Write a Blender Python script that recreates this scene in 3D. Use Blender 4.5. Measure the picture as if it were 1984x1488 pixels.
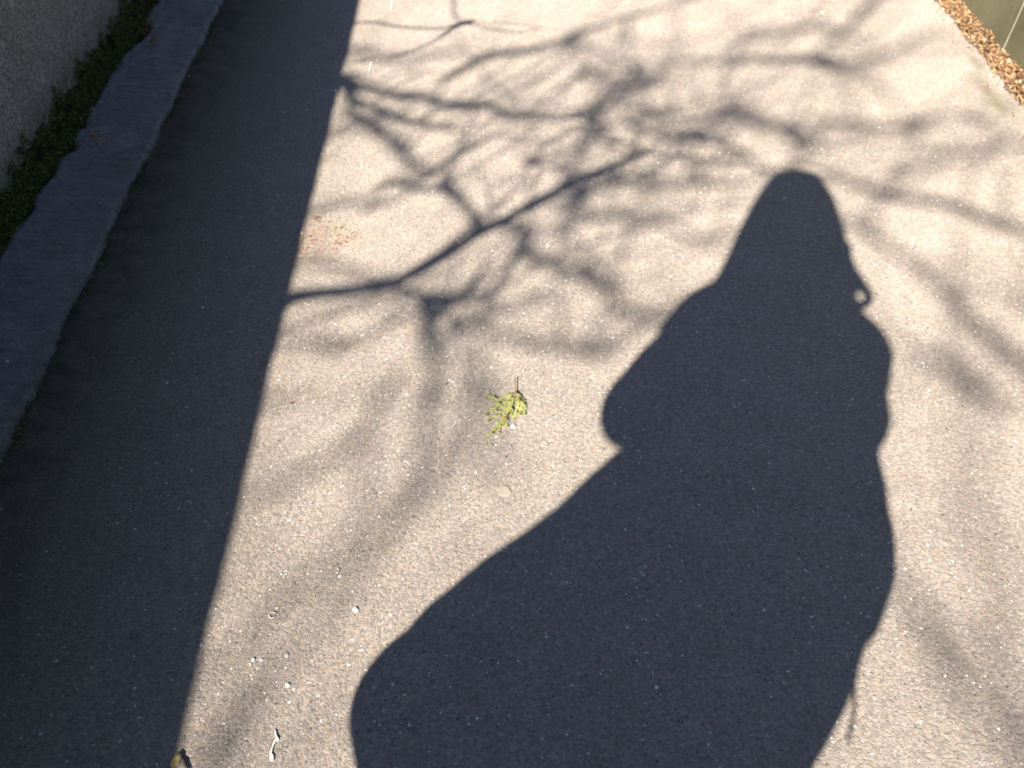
import bpy, bmesh, math, random
import numpy as np
from mathutils import Vector, noise
random.seed(7)
for o in list(bpy.data.objects): bpy.data.objects.remove(o)
sc = bpy.context.scene; col = sc.collection
R = math.radians

# ---------------------------------------------------------------- camera
FPX = 1929.0; CH = 1.5; PITCH = R(43.0028); YAW = R(-0.9122)
cam_d = bpy.data.cameras.new('photo_camera'); cam = bpy.data.objects.new('photo_camera', cam_d); col.objects.link(cam)
cam.location = (0, 0, CH); cam.rotation_euler = (R(90) - PITCH, 0, YAW)
cam_d.sensor_width = 36.0; cam_d.lens = FPX / 1984 * 36; cam_d.clip_start = 0.02; cam_d.clip_end = 3000
cam_d.dof.use_dof = True; cam_d.dof.focus_distance = 1.62; cam_d.dof.aperture_fstop = 5.0
sc.camera = cam

# ---------------------------------------------------------------- sky and sun
SUN_EL = R(34.04); SUN_AZ = R(21.36)            # shadows run 21.4 degrees right of the path
DR = Vector((math.sin(SUN_AZ), math.cos(SUN_AZ), 0)); LT = Vector((DR.y, -DR.x, 0))
TE = math.tan(SUN_EL)
RAY = Vector((DR.x * math.cos(SUN_EL), DR.y * math.cos(SUN_EL), -math.sin(SUN_EL)))   # the way the light travels
w = bpy.data.worlds.new('World'); sc.world = w; w.use_nodes = True
nt = w.node_tree; sky = nt.nodes.new('ShaderNodeTexSky'); sky.sky_type = 'NISHITA'; sky.sun_disc = False
sky.sun_elevation = SUN_EL; sky.sun_rotation = math.atan2(-RAY.x, -RAY.y)
sky.air_density = 1.0; sky.dust_density = 0.2; sky.ozone_density = 1.2
nt.links.new(sky.outputs[0], nt.nodes['Background'].inputs[0]); nt.nodes['Background'].inputs[1].default_value = 0.060
sd = bpy.data.lights.new('sun', 'SUN'); sd.energy = 4.6; sd.angle = R(0.53); sd.color = (1.0, 0.955, 0.835)
so = bpy.data.objects.new('sun', sd); col.objects.link(so); so.rotation_euler = RAY.to_track_quat('-Z', 'Y').to_euler(); so.location = (-4, -8, 9)
sc.view_settings.view_transform = 'Standard'; sc.view_settings.look = 'None'; sc.view_settings.gamma = 1.0
sc.view_settings.exposure = 1.75

# ---------------------------------------------------------------- helpers
def at(px, py, h=0.0):
    "a pixel of the photograph to the point it shows at height h"
    u = px - 992; v = py - 744; cp, sp = math.cos(PITCH), math.sin(PITCH)
    x, y, z = u, FPX * cp - v * sp, -FPX * sp - v * cp
    c, s = math.cos(-YAW), math.sin(-YAW)
    # camera yaw is negative (to the right)
    X = c * x + s * y; Y = -s * x + c * y
    t = (CH - h) / -z
    return Vector((X * t, Y * t, h))
def up_ray(px, py, d):
    "the point d metres towards the sun from a ground point"
    return at(px, py) - RAY * d

def tag(o, label=None, cat=None, group=None, kind=None):
    if label: o['label'] = label
    if cat: o['category'] = cat
    if group: o['group'] = group
    if kind: o['kind'] = kind
    return o
def empty(name, loc=(0, 0, 0)):
    o = bpy.data.objects.new(name, None); col.objects.link(o); o.location = loc; o.empty_display_size = .1; return o
def link_mesh(name, verts, faces, mat, parent=None, smooth=True, loc=None):
    me = bpy.data.meshes.new(name); me.from_pydata([tuple(v) for v in verts], [], faces); me.update()
    if smooth: me.polygons.foreach_set('use_smooth', [True] * len(me.polygons))
    o = bpy.data.objects.new(name, me); col.objects.link(o)
    if mat: me.materials.append(mat)
    if loc is not None:
        loc = Vector(loc); me.transform(__import__('mathutils').Matrix.Translation(-loc)); o.location = loc
    if parent is not None:
        o.parent = parent
        me.transform(__import__('mathutils').Matrix.Translation(-parent.location)) if loc is None else None
        if loc is not None: o.location = loc - parent.location
    return o

class MB:
    def __init__(s): s.v = []; s.f = []
    def tube(s, pts, rad, n=7, cap=True):
        pts = [Vector(p) for p in pts]; b = len(s.v); m = len(pts)
        up = None
        for i, p in enumerate(pts):
            t = (pts[min(i + 1, m - 1)] - pts[max(i - 1, 0)])
            if t.length < 1e-9: t = Vector((0, 0, 1))
            t.normalize()
            if up is None:
                up = Vector((0, 0, 1)) if abs(t.z) < .9 else Vector((1, 0, 0))
            a = t.cross(up)
            if a.length < 1e-6: a = t.cross(Vector((1, 0, 0)))
            a.normalize(); c = a.cross(t).normalized(); up = c
            r = rad[i]
            for k in range(n):
                q = 2 * math.pi * k / n
                s.v.append(p + a * (math.cos(q) * r) + c * (math.sin(q) * r))
        for i in range(m - 1):
            for k in range(n):
                k2 = (k + 1) % n
                s.f.append((b + i * n + k, b + i * n + k2, b + (i + 1) * n + k2, b + (i + 1) * n + k))
        if cap:
            s.f.append(tuple(b + k for k in range(n))[::-1]); s.f.append(tuple(b + (m - 1) * n + k for k in range(n)))
    def rings(s, rings):
        "closed loft through rings of equal length"
        b = len(s.v); n = len(rings[0])
        for r in rings: s.v += [Vector(p) for p in r]
        for i in range(len(rings) - 1):
            for k in range(n):
                k2 = (k + 1) % n
                s.f.append((b + i * n + k, b + i * n + k2, b + (i + 1) * n + k2, b + (i + 1) * n + k))
        s.f.append(tuple(b + k for k in range(n))[::-1]); s.f.append(tuple(b + (len(rings) - 1) * n + k for k in range(n)))
    def ball(s, c, rx, ry=None, rz=None, n=12, m=8, ax=None):
        ry = ry or rx; rz = rz or rx; c = Vector(c); A = ax or (LT, DR, Vector((0, 0, 1)))
        rg = []
        for i in range(m + 1):
            ph = math.pi * (i + .15) / (m + .3) - math.pi / 2
            rg.append([c + A[0] * (rx * math.cos(ph) * math.cos(2 * math.pi * k / n)) + A[1] * (ry * math.cos(ph) * math.sin(2 * math.pi * k / n)) + A[2] * (rz * math.sin(ph)) for k in range(n)])
        s.rings(rg)
    def box(s, c, ax, hx, hy, hz):
        c = Vector(c); b = len(s.v)
        for i in (-1, 1):
            for j in (-1, 1):
                for k in (-1, 1): s.v.append(c + ax[0] * hx * i + ax[1] * hy * j + ax[2] * hz * k)
        for f in ((0, 1, 3, 2), (4, 6, 7, 5), (0, 4, 5, 1), (2, 3, 7, 6), (0, 2, 6, 4), (1, 5, 7, 3)): s.f.append(tuple(b + q for q in f))
    def build(s, name, mat, parent=None, loc=None, smooth=True, solid=False):
        o = link_mesh(name, s.v, s.f, mat, parent, smooth, loc)
        if solid:
            bm = bmesh.new(); bm.from_mesh(o.data); bmesh.ops.recalc_face_normals(bm, faces=bm.faces); bm.to_mesh(o.data); bm.free()
        return o

def smooth_line(P, k=5):
    out = []
    for i in range(len(P) - 1):
        p0 = P[max(i - 1, 0)]; p1 = P[i]; p2 = P[i + 1]; p3 = P[min(i + 2, len(P) - 1)]
        for j in range(k):
            t = j / k; out.append(.5 * ((2 * p1) + (p2 - p0) * t + (2 * p0 - 5 * p1 + 4 * p2 - p3) * t * t + (3 * p1 - p0 - 3 * p2 + p3) * t ** 3))
    out.append(P[-1]); return out

# ---------------------------------------------------------------- materials
class N:
    "small node builder"
    def __init__(s, name):
        s.m = bpy.data.materials.new(name); s.m.use_nodes = True; s.t = s.m.node_tree; s.b = s.t.nodes['Principled BSDF']
        s.tc = s.t.nodes.new('ShaderNodeTexCoord').outputs['Object']
    def n(s, typ, **k):
        x = s.t.nodes.new(typ)
        for a, v in k.items(): setattr(x, a, v)
        return x
    def L(s, a, b): s.t.links.new(a, b)
    def noise(s, scale, detail=4, rough=.55, vec=None, dist=0, out='Fac'):
        x = s.n('ShaderNodeTexNoise'); x.inputs['Scale'].default_value = scale; x.inputs['Detail'].default_value = detail
        x.inputs['Roughness'].default_value = rough; x.inputs['Distortion'].default_value = dist
        s.L(vec if vec is not None else s.tc, x.inputs['Vector']); return x.outputs[out]
    def vor(s, scale, feature='F1', out='Distance', vec=None, rnd=1):
        x = s.n('ShaderNodeTexVoronoi', feature=feature); x.inputs['Scale'].default_value = scale
        if 'Randomness' in x.inputs: x.inputs['Randomness'].default_value = rnd
        s.L(vec if vec is not None else s.tc, x.inputs['Vector']); return x.outputs[out]
    def ramp(s, fac, stops, interp='LINEAR'):
        x = s.n('ShaderNodeValToRGB'); x.color_ramp.interpolation = interp; e = x.color_ramp.elements
        while len(e) < len(stops): e.new(.5)
        for i, (p, c) in enumerate(stops):
            e[i].position = p; e[i].color = (*c, 1) if isinstance(c, (tuple, list)) else (c, c, c, 1)
        s.L(fac, x.inputs[0]); return x.outputs[0]
    def mix(s, f, a, b, mode='MIX'):
        x = s.n('ShaderNodeMix', data_type='RGBA', blend_type=mode)
        for i, v in ((0, f), (6, a), (7, b)):
            if isinstance(v, (int, float)): x.inputs[i].default_value = v if i == 0 else (v, v, v, 1)
            elif isinstance(v, tuple): x.inputs[i].default_value = (*v, 1)
            else: s.L(v, x.inputs[i])
        return x.outputs[2]
    def math(s, op, a, b=0.0, clamp=False):
        x = s.n('ShaderNodeMath', operation=op, use_clamp=clamp)
        for i, v in ((0, a), (1, b)):
            if isinstance(v, (int, float)): x.inputs[i].default_value = v
            else: s.L(v, x.inputs[i])
        return x.outputs[0]
    def scale(s, v3, vec=None):
        x = s.n('ShaderNodeMapping'); x.inputs['Scale'].default_value = v3; s.L(vec if vec is not None else s.tc, x.inputs[0]); return x.outputs[0]
    def sep(s, vec=None):
        x = s.n('ShaderNodeSeparateXYZ'); s.L(vec if vec is not None else s.tc, x.inputs[0]); return x.outputs
    def col(s, c): s.L(c, s.b.inputs['Base Color']) if not isinstance(c, tuple) else setattr(s.b.inputs['Base Color'], 'default_value', (*c, 1))
    def bump(s, h, strength, dist, prev=None):
        x = s.n('ShaderNodeBump'); x.inputs['Strength'].default_value = strength; x.inputs['Distance'].default_value = dist
        s.L(h, x.inputs['Height'])
        if prev is not None: s.L(prev, x.inputs['Normal'])
        s.L(x.outputs[0], s.b.inputs['Normal']); return x.outputs[0]
    def rough(s, r, spec=.3):
        s.b.inputs['Roughness'].default_value = r; s.b.inputs['Specular IOR Level'].default_value = spec
        s.b.inputs['Diffuse Roughness'].default_value = 1.0

def blob(n, cx, cy, rx, ry, X, Y):
    "soft elliptical mask around a ground point"
    a = n.math('DIVIDE', n.math('SUBTRACT', X, cx), rx); b = n.math('DIVIDE', n.math('SUBTRACT', Y, cy), ry)
    d = n.math('SQRT', n.math('ADD', n.math('MULTIPLY', a, a), n.math('MULTIPLY', b, b)))
    return n.math('SUBTRACT', 1.0, d, True)

def mat_asphalt():
    n = N('asphalt'); X, Y, _ = n.sep()
    warp = n.n('ShaderNodeVectorMath', operation='ADD')
    nz = n.n('ShaderNodeTexNoise'); nz.inputs['Scale'].default_value = 160; nz.inputs['Detail'].default_value = 2; n.L(n.tc, nz.inputs['Vector'])
    sc_ = n.n('ShaderNodeVectorMath', operation='SCALE'); n.L(nz.outputs['Color'], sc_.inputs[0]); sc_.inputs['Scale'].default_value = .006
    n.L(n.tc, warp.inputs[0]); n.L(sc_.outputs[0], warp.inputs[1]); wv = warp.outputs[0]
    big = n.noise(1.3, 5, .6); mid = n.noise(9, 5, .65); fine = n.noise(120, 4, .7); grit = n.noise(420, 3, .75)
    base = n.ramp(mid, [(.25, (.209, .172, .149)), (.75, (.267, .225, .197))])
    base = n.mix(n.ramp(big, [(.35, 0), (.65, .35)]), base, (.279, .236, .206))
    # aggregate grains, each cell with its own tone
    g1 = n.n('ShaderNodeTexVoronoi', feature='F1'); g1.inputs['Scale'].default_value = 210; n.L(wv, g1.inputs['Vector'])
    tone = n.n('ShaderNodeSeparateColor'); n.L(g1.outputs['Color'], tone.inputs[0])
    base = n.mix(1.0, base, n.ramp(tone.outputs[0], [(0, .78), (.35, .92), (.7, 1.05), (1, 1.25)]), 'MULTIPLY')
    base = n.mix(n.ramp(tone.outputs[1], [(.72, 0), (.95, .45)]), base, (.30, .215, .15))
    base = n.mix(n.ramp(tone.outputs[2], [(.85, 0), (.95, .45)]), base, (.15, .155, .17))
    base = n.mix(1.0, base, n.ramp(fine, [(.3, .78), (.5, 1.0), (.72, 1.18)]), 'MULTIPLY')
    base = n.mix(1.0, base, n.ramp(grit, [(.3, .80), (.5, 1.0), (.7, 1.18)]), 'MULTIPLY')
    # pale quartz chips of several sizes
    for scl, thr, rr, cc in ((150, .968, .30, (.66, .62, .57)), (60, .970, .16, (.72, .70, .66)), (330, .95, .34, (.50, .45, .38)), (26, .985, .07, (.72, .70, .68))):
        v = n.n('ShaderNodeTexVoronoi', feature='F1'); v.inputs['Scale'].default_value = scl; n.L(wv, v.inputs['Vector'])
        sc2 = n.n('ShaderNodeSeparateColor'); n.L(v.outputs['Color'], sc2.inputs[0])
        m = n.math('MULTIPLY', n.math('GREATER_THAN', sc2.outputs[1], thr), n.math('LESS_THAN', v.outputs['Distance'], rr))
        base = n.mix(n.math('MULTIPLY', m, .85), base, cc)
    for scl, thr, rr in ((120, .93, .28), (70, .965, .2)):
        v = n.n('ShaderNodeTexVoronoi', feature='F1'); v.inputs['Scale'].default_value = scl; n.L(wv, v.inputs['Vector'])
        sc2 = n.n('ShaderNodeSeparateColor'); n.L(v.outputs['Color'], sc2.inputs[0])
        m = n.math('MULTIPLY', n.math('GREATER_THAN', sc2.outputs[0], thr), n.math('LESS_THAN', v.outputs['Distance'], rr))
        base = n.mix(n.math('MULTIPLY', m, .7), base, (.06, .058, .06))
    # lichen and moss film beside the kerb
    edge = n.math('ADD', n.math('MULTIPLY', n.math('ADD', X, 1.03), -5.5), 1.0, True)
    mo = n.math('MULTIPLY', edge, n.ramp(n.noise(14, 5, .65), [(.42, 0), (.62, 1)]))
    base = n.mix(n.math('MULTIPLY', mo, .85), base, (.05, .055, .022))
    wall_shade = n.math('ADD', n.math('MULTIPLY', n.math('ADD', X, 1.03), -1.55), 1.0, True)  # the wall's deeper shade painted into the asphalt colour, fading from the kerb
    base = n.mix(n.math('MULTIPLY', wall_shade, 1.0), base, n.mix(1.0, base, (.20, .17, .135), 'MULTIPLY'))
    # rusty needle stain with a touch of moss, left of the middle
    p = at(600, 470); rust = n.math('MULTIPLY', blob(n, p.x + .02, p.y, .11, .12, X, Y), n.ramp(n.noise(110, 4, .7), [(.4, 0), (.62, 1)]))
    base = n.mix(n.math('MULTIPLY', rust, .6, True), base, (.17, .085, .045))
    p = at(680, 470); rust = n.math('MULTIPLY', blob(n, p.x, p.y, .06, .05, X, Y), n.ramp(n.noise(150, 4, .7), [(.45, 0), (.62, 1)]))
    base = n.mix(n.math('MULTIPLY', rust, .6, True), base, (.22, .14, .08))
    p = at(655, 440); gr = n.math('MULTIPLY', blob(n, p.x, p.y, .06, .05, X, Y), n.ramp(n.noise(90, 4, .7), [(.45, 0), (.62, 1)]))
    base = n.mix(n.math('MULTIPLY', gr, .8, True), base, (.22, .20, .08))
    # damp edge patch near the leaf litter
    for (cx, cy, rx, ry) in ((1915, 175, .05, .16), (1935, 205, .07, .10), (1890, 120, .03, .1)):
        p = at(cx, cy); dm = n.math('MULTIPLY', blob(n, p.x, p.y, rx, ry, X, Y), n.ramp(n.noise(25, 3, .5), [(.3, .4), (.6, 1)]))
        base = n.mix(n.math('MULTIPLY', dm, 1.0, True), base, (.13, .11, .08))
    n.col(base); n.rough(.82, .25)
    h = n.math('ADD', n.math('MULTIPLY', g1.outputs['Distance'], -.7), n.math('MULTIPLY', fine, 1.1))
    b1 = n.bump(h, .65, .0022)
    b2 = n.bump(grit, .7, .0014, b1)
    # real relief of the worn surface
    cr = n.vor(75, 'DISTANCE_TO_EDGE', vec=wv)
    dh = n.math('ADD', n.math('MULTIPLY', n.noise(85, 5, .7), 1.0), n.math('MULTIPLY', n.ramp(cr, [(0, 0), (.12, 1)]), .12))
    pits = n.ramp(n.noise(55, 4, .65, dist=.6), [(.30, 0), (.40, 1)])
    dh = n.math('ADD', dh, n.math('MULTIPLY', pits, .25))
    d = n.n('ShaderNodeDisplacement'); d.inputs['Midlevel'].default_value = .9; d.inputs['Scale'].default_value = .0027
    n.L(dh, d.inputs['Height']); n.L(d.outputs[0], n.t.nodes['Material Output'].inputs['Displacement'])
    n.m.displacement_method = 'BOTH'
    return n.m

def mat_mortar():
    n = N('mortar'); a = n.noise(7, 5, .6)
    base = n.ramp(a, [(.25, (.105, .095, .092)), (.75, (.165, .150, .146))])
    brush = n.noise(30, 5, .7, vec=n.scale((.35, 1.6, 1)), dist=1.6)
    base = n.mix(1.0, base, n.ramp(brush, [(.3, .75), (.5, 1), (.7, 1.3)]), 'MULTIPLY')
    pale = n.ramp(n.noise(16, 6, .75), [(.56, 0), (.72, .55)])
    base = n.mix(pale, base, (.27, .26, .255))
    g = n.ramp(n.noise(22, 5, .7), [(.58, 0), (.7, .8)]); base = n.mix(g, base, (.055, .062, .035))
    sp = n.n('ShaderNodeTexVoronoi'); sp.inputs['Scale'].default_value = 60; n.L(n.tc, sp.inputs['Vector'])
    s2 = n.n('ShaderNodeSeparateColor'); n.L(sp.outputs['Color'], s2.inputs[0])
    base = n.mix(n.math('MULTIPLY', n.math('GREATER_THAN', s2.outputs[0], .985), n.math('LESS_THAN', sp.outputs['Distance'], .18)), base, (.7, .7, .68))
    X = n.sep()[0]; ed = n.math('MULTIPLY', n.math('ADD', n.math('MULTIPLY', n.math('ADD', X, 1.012), 22), 1.0, True), n.ramp(n.noise(35, 5, .7), [(.35, 0), (.6, 1)]))
    base = n.mix(n.math('MULTIPLY', ed, .9), base, (.03, .034, .018))
    base = n.mix(1.0, base, n.ramp(n.noise(230, 4, .8), [(.3, .6), (.5, 1), (.7, 1.45)]), 'MULTIPLY')
    n.col(base); n.rough(.5, .5)
    b = n.bump(brush, .9, .012); b = n.bump(n.noise(45, 5, .7), .8, .008, b); n.bump(n.noise(180, 4, .7), .8, .004, b); return n.m

def mat_wall():
    n = N('roughcast'); base = n.ramp(n.noise(5, 5, .6), [(.3, (.24, .19, .15)), (.7, (.31, .25, .20))])
    g = n.n('ShaderNodeTexVoronoi'); g.inputs['Scale'].default_value = 190; n.L(n.tc, g.inputs['Vector'])
    s2 = n.n('ShaderNodeSeparateColor'); n.L(g.outputs['Color'], s2.inputs[0])
    base = n.mix(1.0, base, n.ramp(s2.outputs[0], [(0, .5), (.4, .9), (.8, 1.1), (1, 1.7)]), 'MULTIPLY')
    base = n.mix(1.0, base, n.ramp(n.noise(260, 3, .7), [(.3, .6), (.7, 1.35)]), 'MULTIPLY')
    pit = n.n('ShaderNodeTexVoronoi'); pit.inputs['Scale'].default_value = 1; n.L(n.scale((40, 40, 22)), pit.inputs['Vector'])
    s3 = n.n('ShaderNodeSeparateColor'); n.L(pit.outputs['Color'], s3.inputs[0])
    pm = n.math('MULTIPLY', n.math('GREATER_THAN', s3.outputs[0], .93), n.math('LESS_THAN', pit.outputs['Distance'], .2))
    base = n.mix(n.math('MULTIPLY', pm, .9), base, (.02, .02, .018))
    Z = n.sep()[2]
    al = n.math('MULTIPLY', n.math('SUBTRACT', 1.0, n.math('MULTIPLY', Z, 4.6), True), n.ramp(n.noise(12, 5, .6, vec=n.scale((1, 1, .35))), [(.3, .2), (.6, 1)]))
    base = n.mix(n.math('MULTIPLY', al, 1.3, True), base, (.04, .048, .018))
    n.col(base); n.rough(.9, .2)
    b = n.bump(n.noise(110, 5, .7), .9, .006); n.bump(g.outputs['Distance'], .5, .003, b); return n.m

def mat_panel():
    n = N('algae_concrete'); sm = n.noise(9, 5, .6, vec=n.scale((1, 1, .35)), dist=.8)
    base = n.ramp(sm, [(.25, (.072, .058, .036)), (.55, (.082, .073, .042)), (.8, (.076, .084, .034))])
    base = n.mix(1.0, base, n.ramp(n.noise(140, 4, .7), [(.3, .8), (.7, 1.18)]), 'MULTIPLY')
    st = n.ramp(n.noise(26, 4, .6, vec=n.scale((1, 1, .2))), [(.5, 0), (.75, .5)]); base = n.mix(st, base, (.12, .11, .08))
    n.col(base); n.rough(.8, .3); n.bump(n.noise(60, 5, .7), .6, .004); return n.m

def mat_island(name, stops, rough=.7, spec=.3, var=0, trans=0):
    n = N(name); g = n.n('ShaderNodeNewGeometry'); c = n.ramp(g.outputs['Random Per Island'], stops)
    c = n.mix(1.0, c, n.ramp(n.noise(90, 3, .6), [(.3, .75), (.7, 1.25)]), 'MULTIPLY')
    n.col(c); n.rough(rough, spec)
    if trans: n.b.inputs['Subsurface Weight'].default_value = 0
    return n.m
def mat_plain(name, c, rough=.7, spec=.3, amp=.25, scale=60, bump=.3, bd=.001):
    n = N(name); v = n.noise(scale, 4, .6)
    n.col(n.mix(1.0, c, n.ramp(v, [(.25, 1 - amp), (.75, 1 + amp)]), 'MULTIPLY')); n.rough(rough, spec); n.bump(v, bump, bd); return n.m

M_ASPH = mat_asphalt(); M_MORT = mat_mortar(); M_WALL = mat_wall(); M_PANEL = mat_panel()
M_MOSS = mat_island('moss', [(0, (.014, .016, .004)), (.5, (.050, .054, .010)), (.8, (.12, .115, .022)), (.95, (.22, .20, .06)), (1, (.34, .30, .18))], .9, .15)
M_LEAF = mat_island('dry_leaf', [(0, (.06, .03, .018)), (.3, (.17, .08, .04)), (.65, (.30, .16, .075)), (.88, (.40, .26, .14)), (1, (.55, .44, .30))], .6, .35)
M_CRUMB = mat_island('leaf_crumb', [(0, (.05, .03, .02)), (.5, (.20, .09, .045)), (.85, (.36, .17, .07)), (1, (.6, .5, .4))], .8, .2)
M_SOIL = mat_plain('soil', (.045, .035, .025), .95, .1, .5, 80, 1, .004)
M_BARK = mat_plain('bark', (.10, .08, .065), .9, .2, .4, 30, .8, .01)
M_FROND = mat_island('cedar_leaf', [(0, (.10, .115, .03)), (.35, (.22, .23, .065)), (.75, (.36, .35, .12)), (1, (.46, .43, .20))], .55, .35)
M_TWIG = mat_plain('orange_twig', (.20, .10, .05), .6, .3, .4, 400)
M_TWIGD = mat_plain('dark_twig', (.05, .035, .028), .7, .3, .4, 300)
M_WHITE = mat_plain('white_stone', (.50, .48, .44), .5, .4, .08, 300)
M_GREYS = mat_plain('grey_stone', (.34, .32, .30), .6, .3, .2, 300)
M_SPLASH = mat_plain('white_splash', (.50, .46, .42), .8, .2, .25, 250)
M_GUM = mat_plain('gum', (.26, .22, .18), .7, .3, .2, 260)
M_STRAW = mat_plain('straw', (.30, .27, .19), .6, .3, .15, 200)

# ---------------------------------------------------------------- ground and path
WALL_L = -1.285; KERB = -1.018; WALL_R = 1.705
def sheet(name, x0, x1, y0, y1, step, z, mat):
    nx = max(1, int(round((x1 - x0) / step))); ny = max(1, int(round((y1 - y0) / step)))
    X, Y = np.meshgrid(np.linspace(x0, x1, nx + 1), np.linspace(y0, y1, ny + 1))
    co = np.stack([X.ravel(), Y.ravel(), np.full(X.size, z)], 1).astype(np.float32)
    i = np.arange(ny)[:, None] * (nx + 1) + np.arange(nx)[None, :]
    q = np.stack([i, i + 1, i + nx + 2, i + nx + 1], 2).reshape(-1).astype(np.int32)
    me = bpy.data.meshes.new(name); me.vertices.add(len(co)); me.vertices.foreach_set('co', co.ravel())
    me.loops.add(len(q)); me.loops.foreach_set('vertex_index', q); nf = len(q) // 4
    me.polygons.add(nf); me.polygons.foreach_set('loop_start', np.arange(nf, dtype=np.int32) * 4)
    me.polygons.foreach_set('use_smooth', np.ones(nf, bool)); me.update(calc_edges=True)
    me.materials.append(mat); o = bpy.data.objects.new(name, me); col.objects.link(o); return o
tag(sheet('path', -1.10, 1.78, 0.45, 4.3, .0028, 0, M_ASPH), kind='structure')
def flat(name, rects, z, mat):
    v = []; f = []
    for (a, b, c, d) in rects:
        k = len(v); v += [(a, c, z), (b, c, z), (b, d, z), (a, d, z)]; f.append((k, k + 1, k + 2, k + 3))
    return tag(link_mesh(name, v, f, mat, smooth=False), kind='structure')
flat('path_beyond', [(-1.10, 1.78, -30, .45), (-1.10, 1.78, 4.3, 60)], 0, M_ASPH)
M_GRND = mat_plain('grassy_ground', (.07, .08, .035), .95, .1, .4, 3, 1, .05)
flat('ground', [(-600, 600, -600, 600)], -.03, M_GRND)

# kerb haunch of trowelled mortar between wall and path
def jag(y, s, a): return a * (noise.noise(Vector((y * s, 3.1, .7))) + .5 * noise.noise(Vector((y * s * 2.7, 8.1, .2))))
def kerb_mesh():
    v = []; f = []; ny = 1500; nx = 40; y0, y1 = -.6, 5.6
    for j in range(ny + 1):
        y = y0 + (y1 - y0) * j / ny
        xr = KERB + jag(y, 5, .016) + jag(y, 40, .003)
        xl = WALL_L + .022 + max(0, jag(y, 9, .03)) + jag(y, 60, .006)
        # broken notch with a clump of dirt
        d = abs(y - at(285, 78).y)
        if d < .11: xl += .045 * (1 - (d / .11) ** 4)
        d = abs(y - at(140, 305).y)
        if d < .05: xl += .02 * (1 - (d / .05) ** 4)
        for i in range(nx + 1):
            t = i / nx; x = xl + (xr - xl) * t
            z = .030 - .016 * t + .0035 * abs(noise.noise(Vector((x * 10 + y * 6, y * 48 - x * 14, 4)))) + .004 * (1 - t) ** 2 * noise.noise(Vector((x * 60, y * 70, 6))) + .003 * noise.noise(Vector((x * 22, y * 22, 1))) + .0012 * noise.noise(Vector((x * 90, y * 140, 2)))
            e = min(1, (1 - t) / .10); z = -.006 + (z + .006) * math.sqrt(max(0, 1 - (1 - e) ** 2))
            e = min(1, t / .06); z = -.006 + (z + .006) * math.sqrt(max(0, 1 - (1 - e) ** 2))
            v.append((x, y, z))
    for j in range(ny):
        for i in range(nx):
            a = j * (nx + 1) + i; f.append((a, a + 1, a + nx + 2, a + nx + 1))
    return link_mesh('kerb_strip', v, f, M_MORT)
tag(kerb_mesh(), kind='structure')

# ---------------------------------------------------------------- walls
def wall_left():
    root = empty('garden_wall', (WALL_L - .12, 2, 0))
    tag(root, 'grey brown roughcast wall with a mossy foot on the shaded left side', 'wall')
    H = 1.39; v = []; f = []
    # face towards the path as a relief grid, then back and ends
    ys = [-12 + .5 * i for i in range(24)] + [0.0 + .02 * i for i in range(276)] + [5.5 + .5 * i for i in range(40)]
    zs = [-.03] + [.02 * i for i in range(0, 73)] + [H]
    zs = sorted(set(round(z, 4) for z in zs if z <= H))
    for y in ys:
        for z in zs:
            v.append((WALL_L + .004 * noise.noise(Vector((y * 9, z * 9, 0))) + .002 * noise.noise(Vector((y * 40, z * 40, 5))), y, z))
    nz = len(zs)
    for j in range(len(ys) - 1):
        for i in range(nz - 1):
            a = j * nz + i; f.append((a, a + nz, a + nz + 1, a + 1))
    m = MB(); m.v = [Vector(p) for p in v]; m.f = f
    ax = (Vector((1, 0, 0)), Vector((0, 1, 0)), Vector((0, 0, 1)))
    m.box((WALL_L - .125, 6.75, .665), ax, .115, 18.75, .695)
    m.build('wall_face', M_WALL, root)
    c = MB(); rg = []
    # a coping whose arris is slightly uneven: it draws the shadow edge on the path
    L = 640
    for j in range(L + 1):
        y = -12 + 37.5 * j / L; e = .005 * noise.noise(Vector((y * 1.7, 9, 0))) + .004 * noise.noise(Vector((y * 9, 2, 0)))
        x0 = WALL_L - .255; x1 = WALL_L + .012 + e; zt = 1.420 + e * .6
        rg.append([Vector(p) for p in ((x0, y, 1.36), (x1, y, 1.36), (x1, y, zt - .008), (x1 - .012, y, zt), (x0 + .01, y, zt), (x0, y, zt - .01))])
    c.rings(rg); c.build('coping', M_WALL, root)
wall_left()
def wall_right():
    root = empty('concrete_wall', (WALL_R + .08, 4, 0))
    tag(root, 'greenish concrete wall rising behind the dry leaf litter on the right', 'wall')
    v = []; f = []; ys = [-12 + 1. * i for i in range(13)] + [1 + .03 * i for i in range(1, 150)] + [6 + i for i in range(20)]
    zs = [-.03, 0] + [.03 * i for i in range(1, 36)] + [1.1]
    for y in ys:
        for z in zs: v.append((WALL_R + .006 * noise.noise(Vector((y * 4, z * 4, 3))), y, z))
    nz = len(zs)
    for j in range(len(ys) - 1):
        for i in range(nz - 1):
            a = j * nz + i; f.append((a, a + 1, a + nz + 1, a + nz))
    m = MB(); m.v = [Vector(p) for p in v]; m.f = f
    ax = (Vector((1, 0, 0)), Vector((0, 1, 0)), Vector((0, 0, 1)))
    m.box((WALL_R + .09, 6.5, .53), ax, .08, 18.5, .56); m.build('wall_face', M_PANEL, root)
    c = MB(); c.box((WALL_R + .09, 6.5, 1.125), ax, .10, 18.5, .03); c.build('coping', M_PANEL, root)
wall_right()

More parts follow.
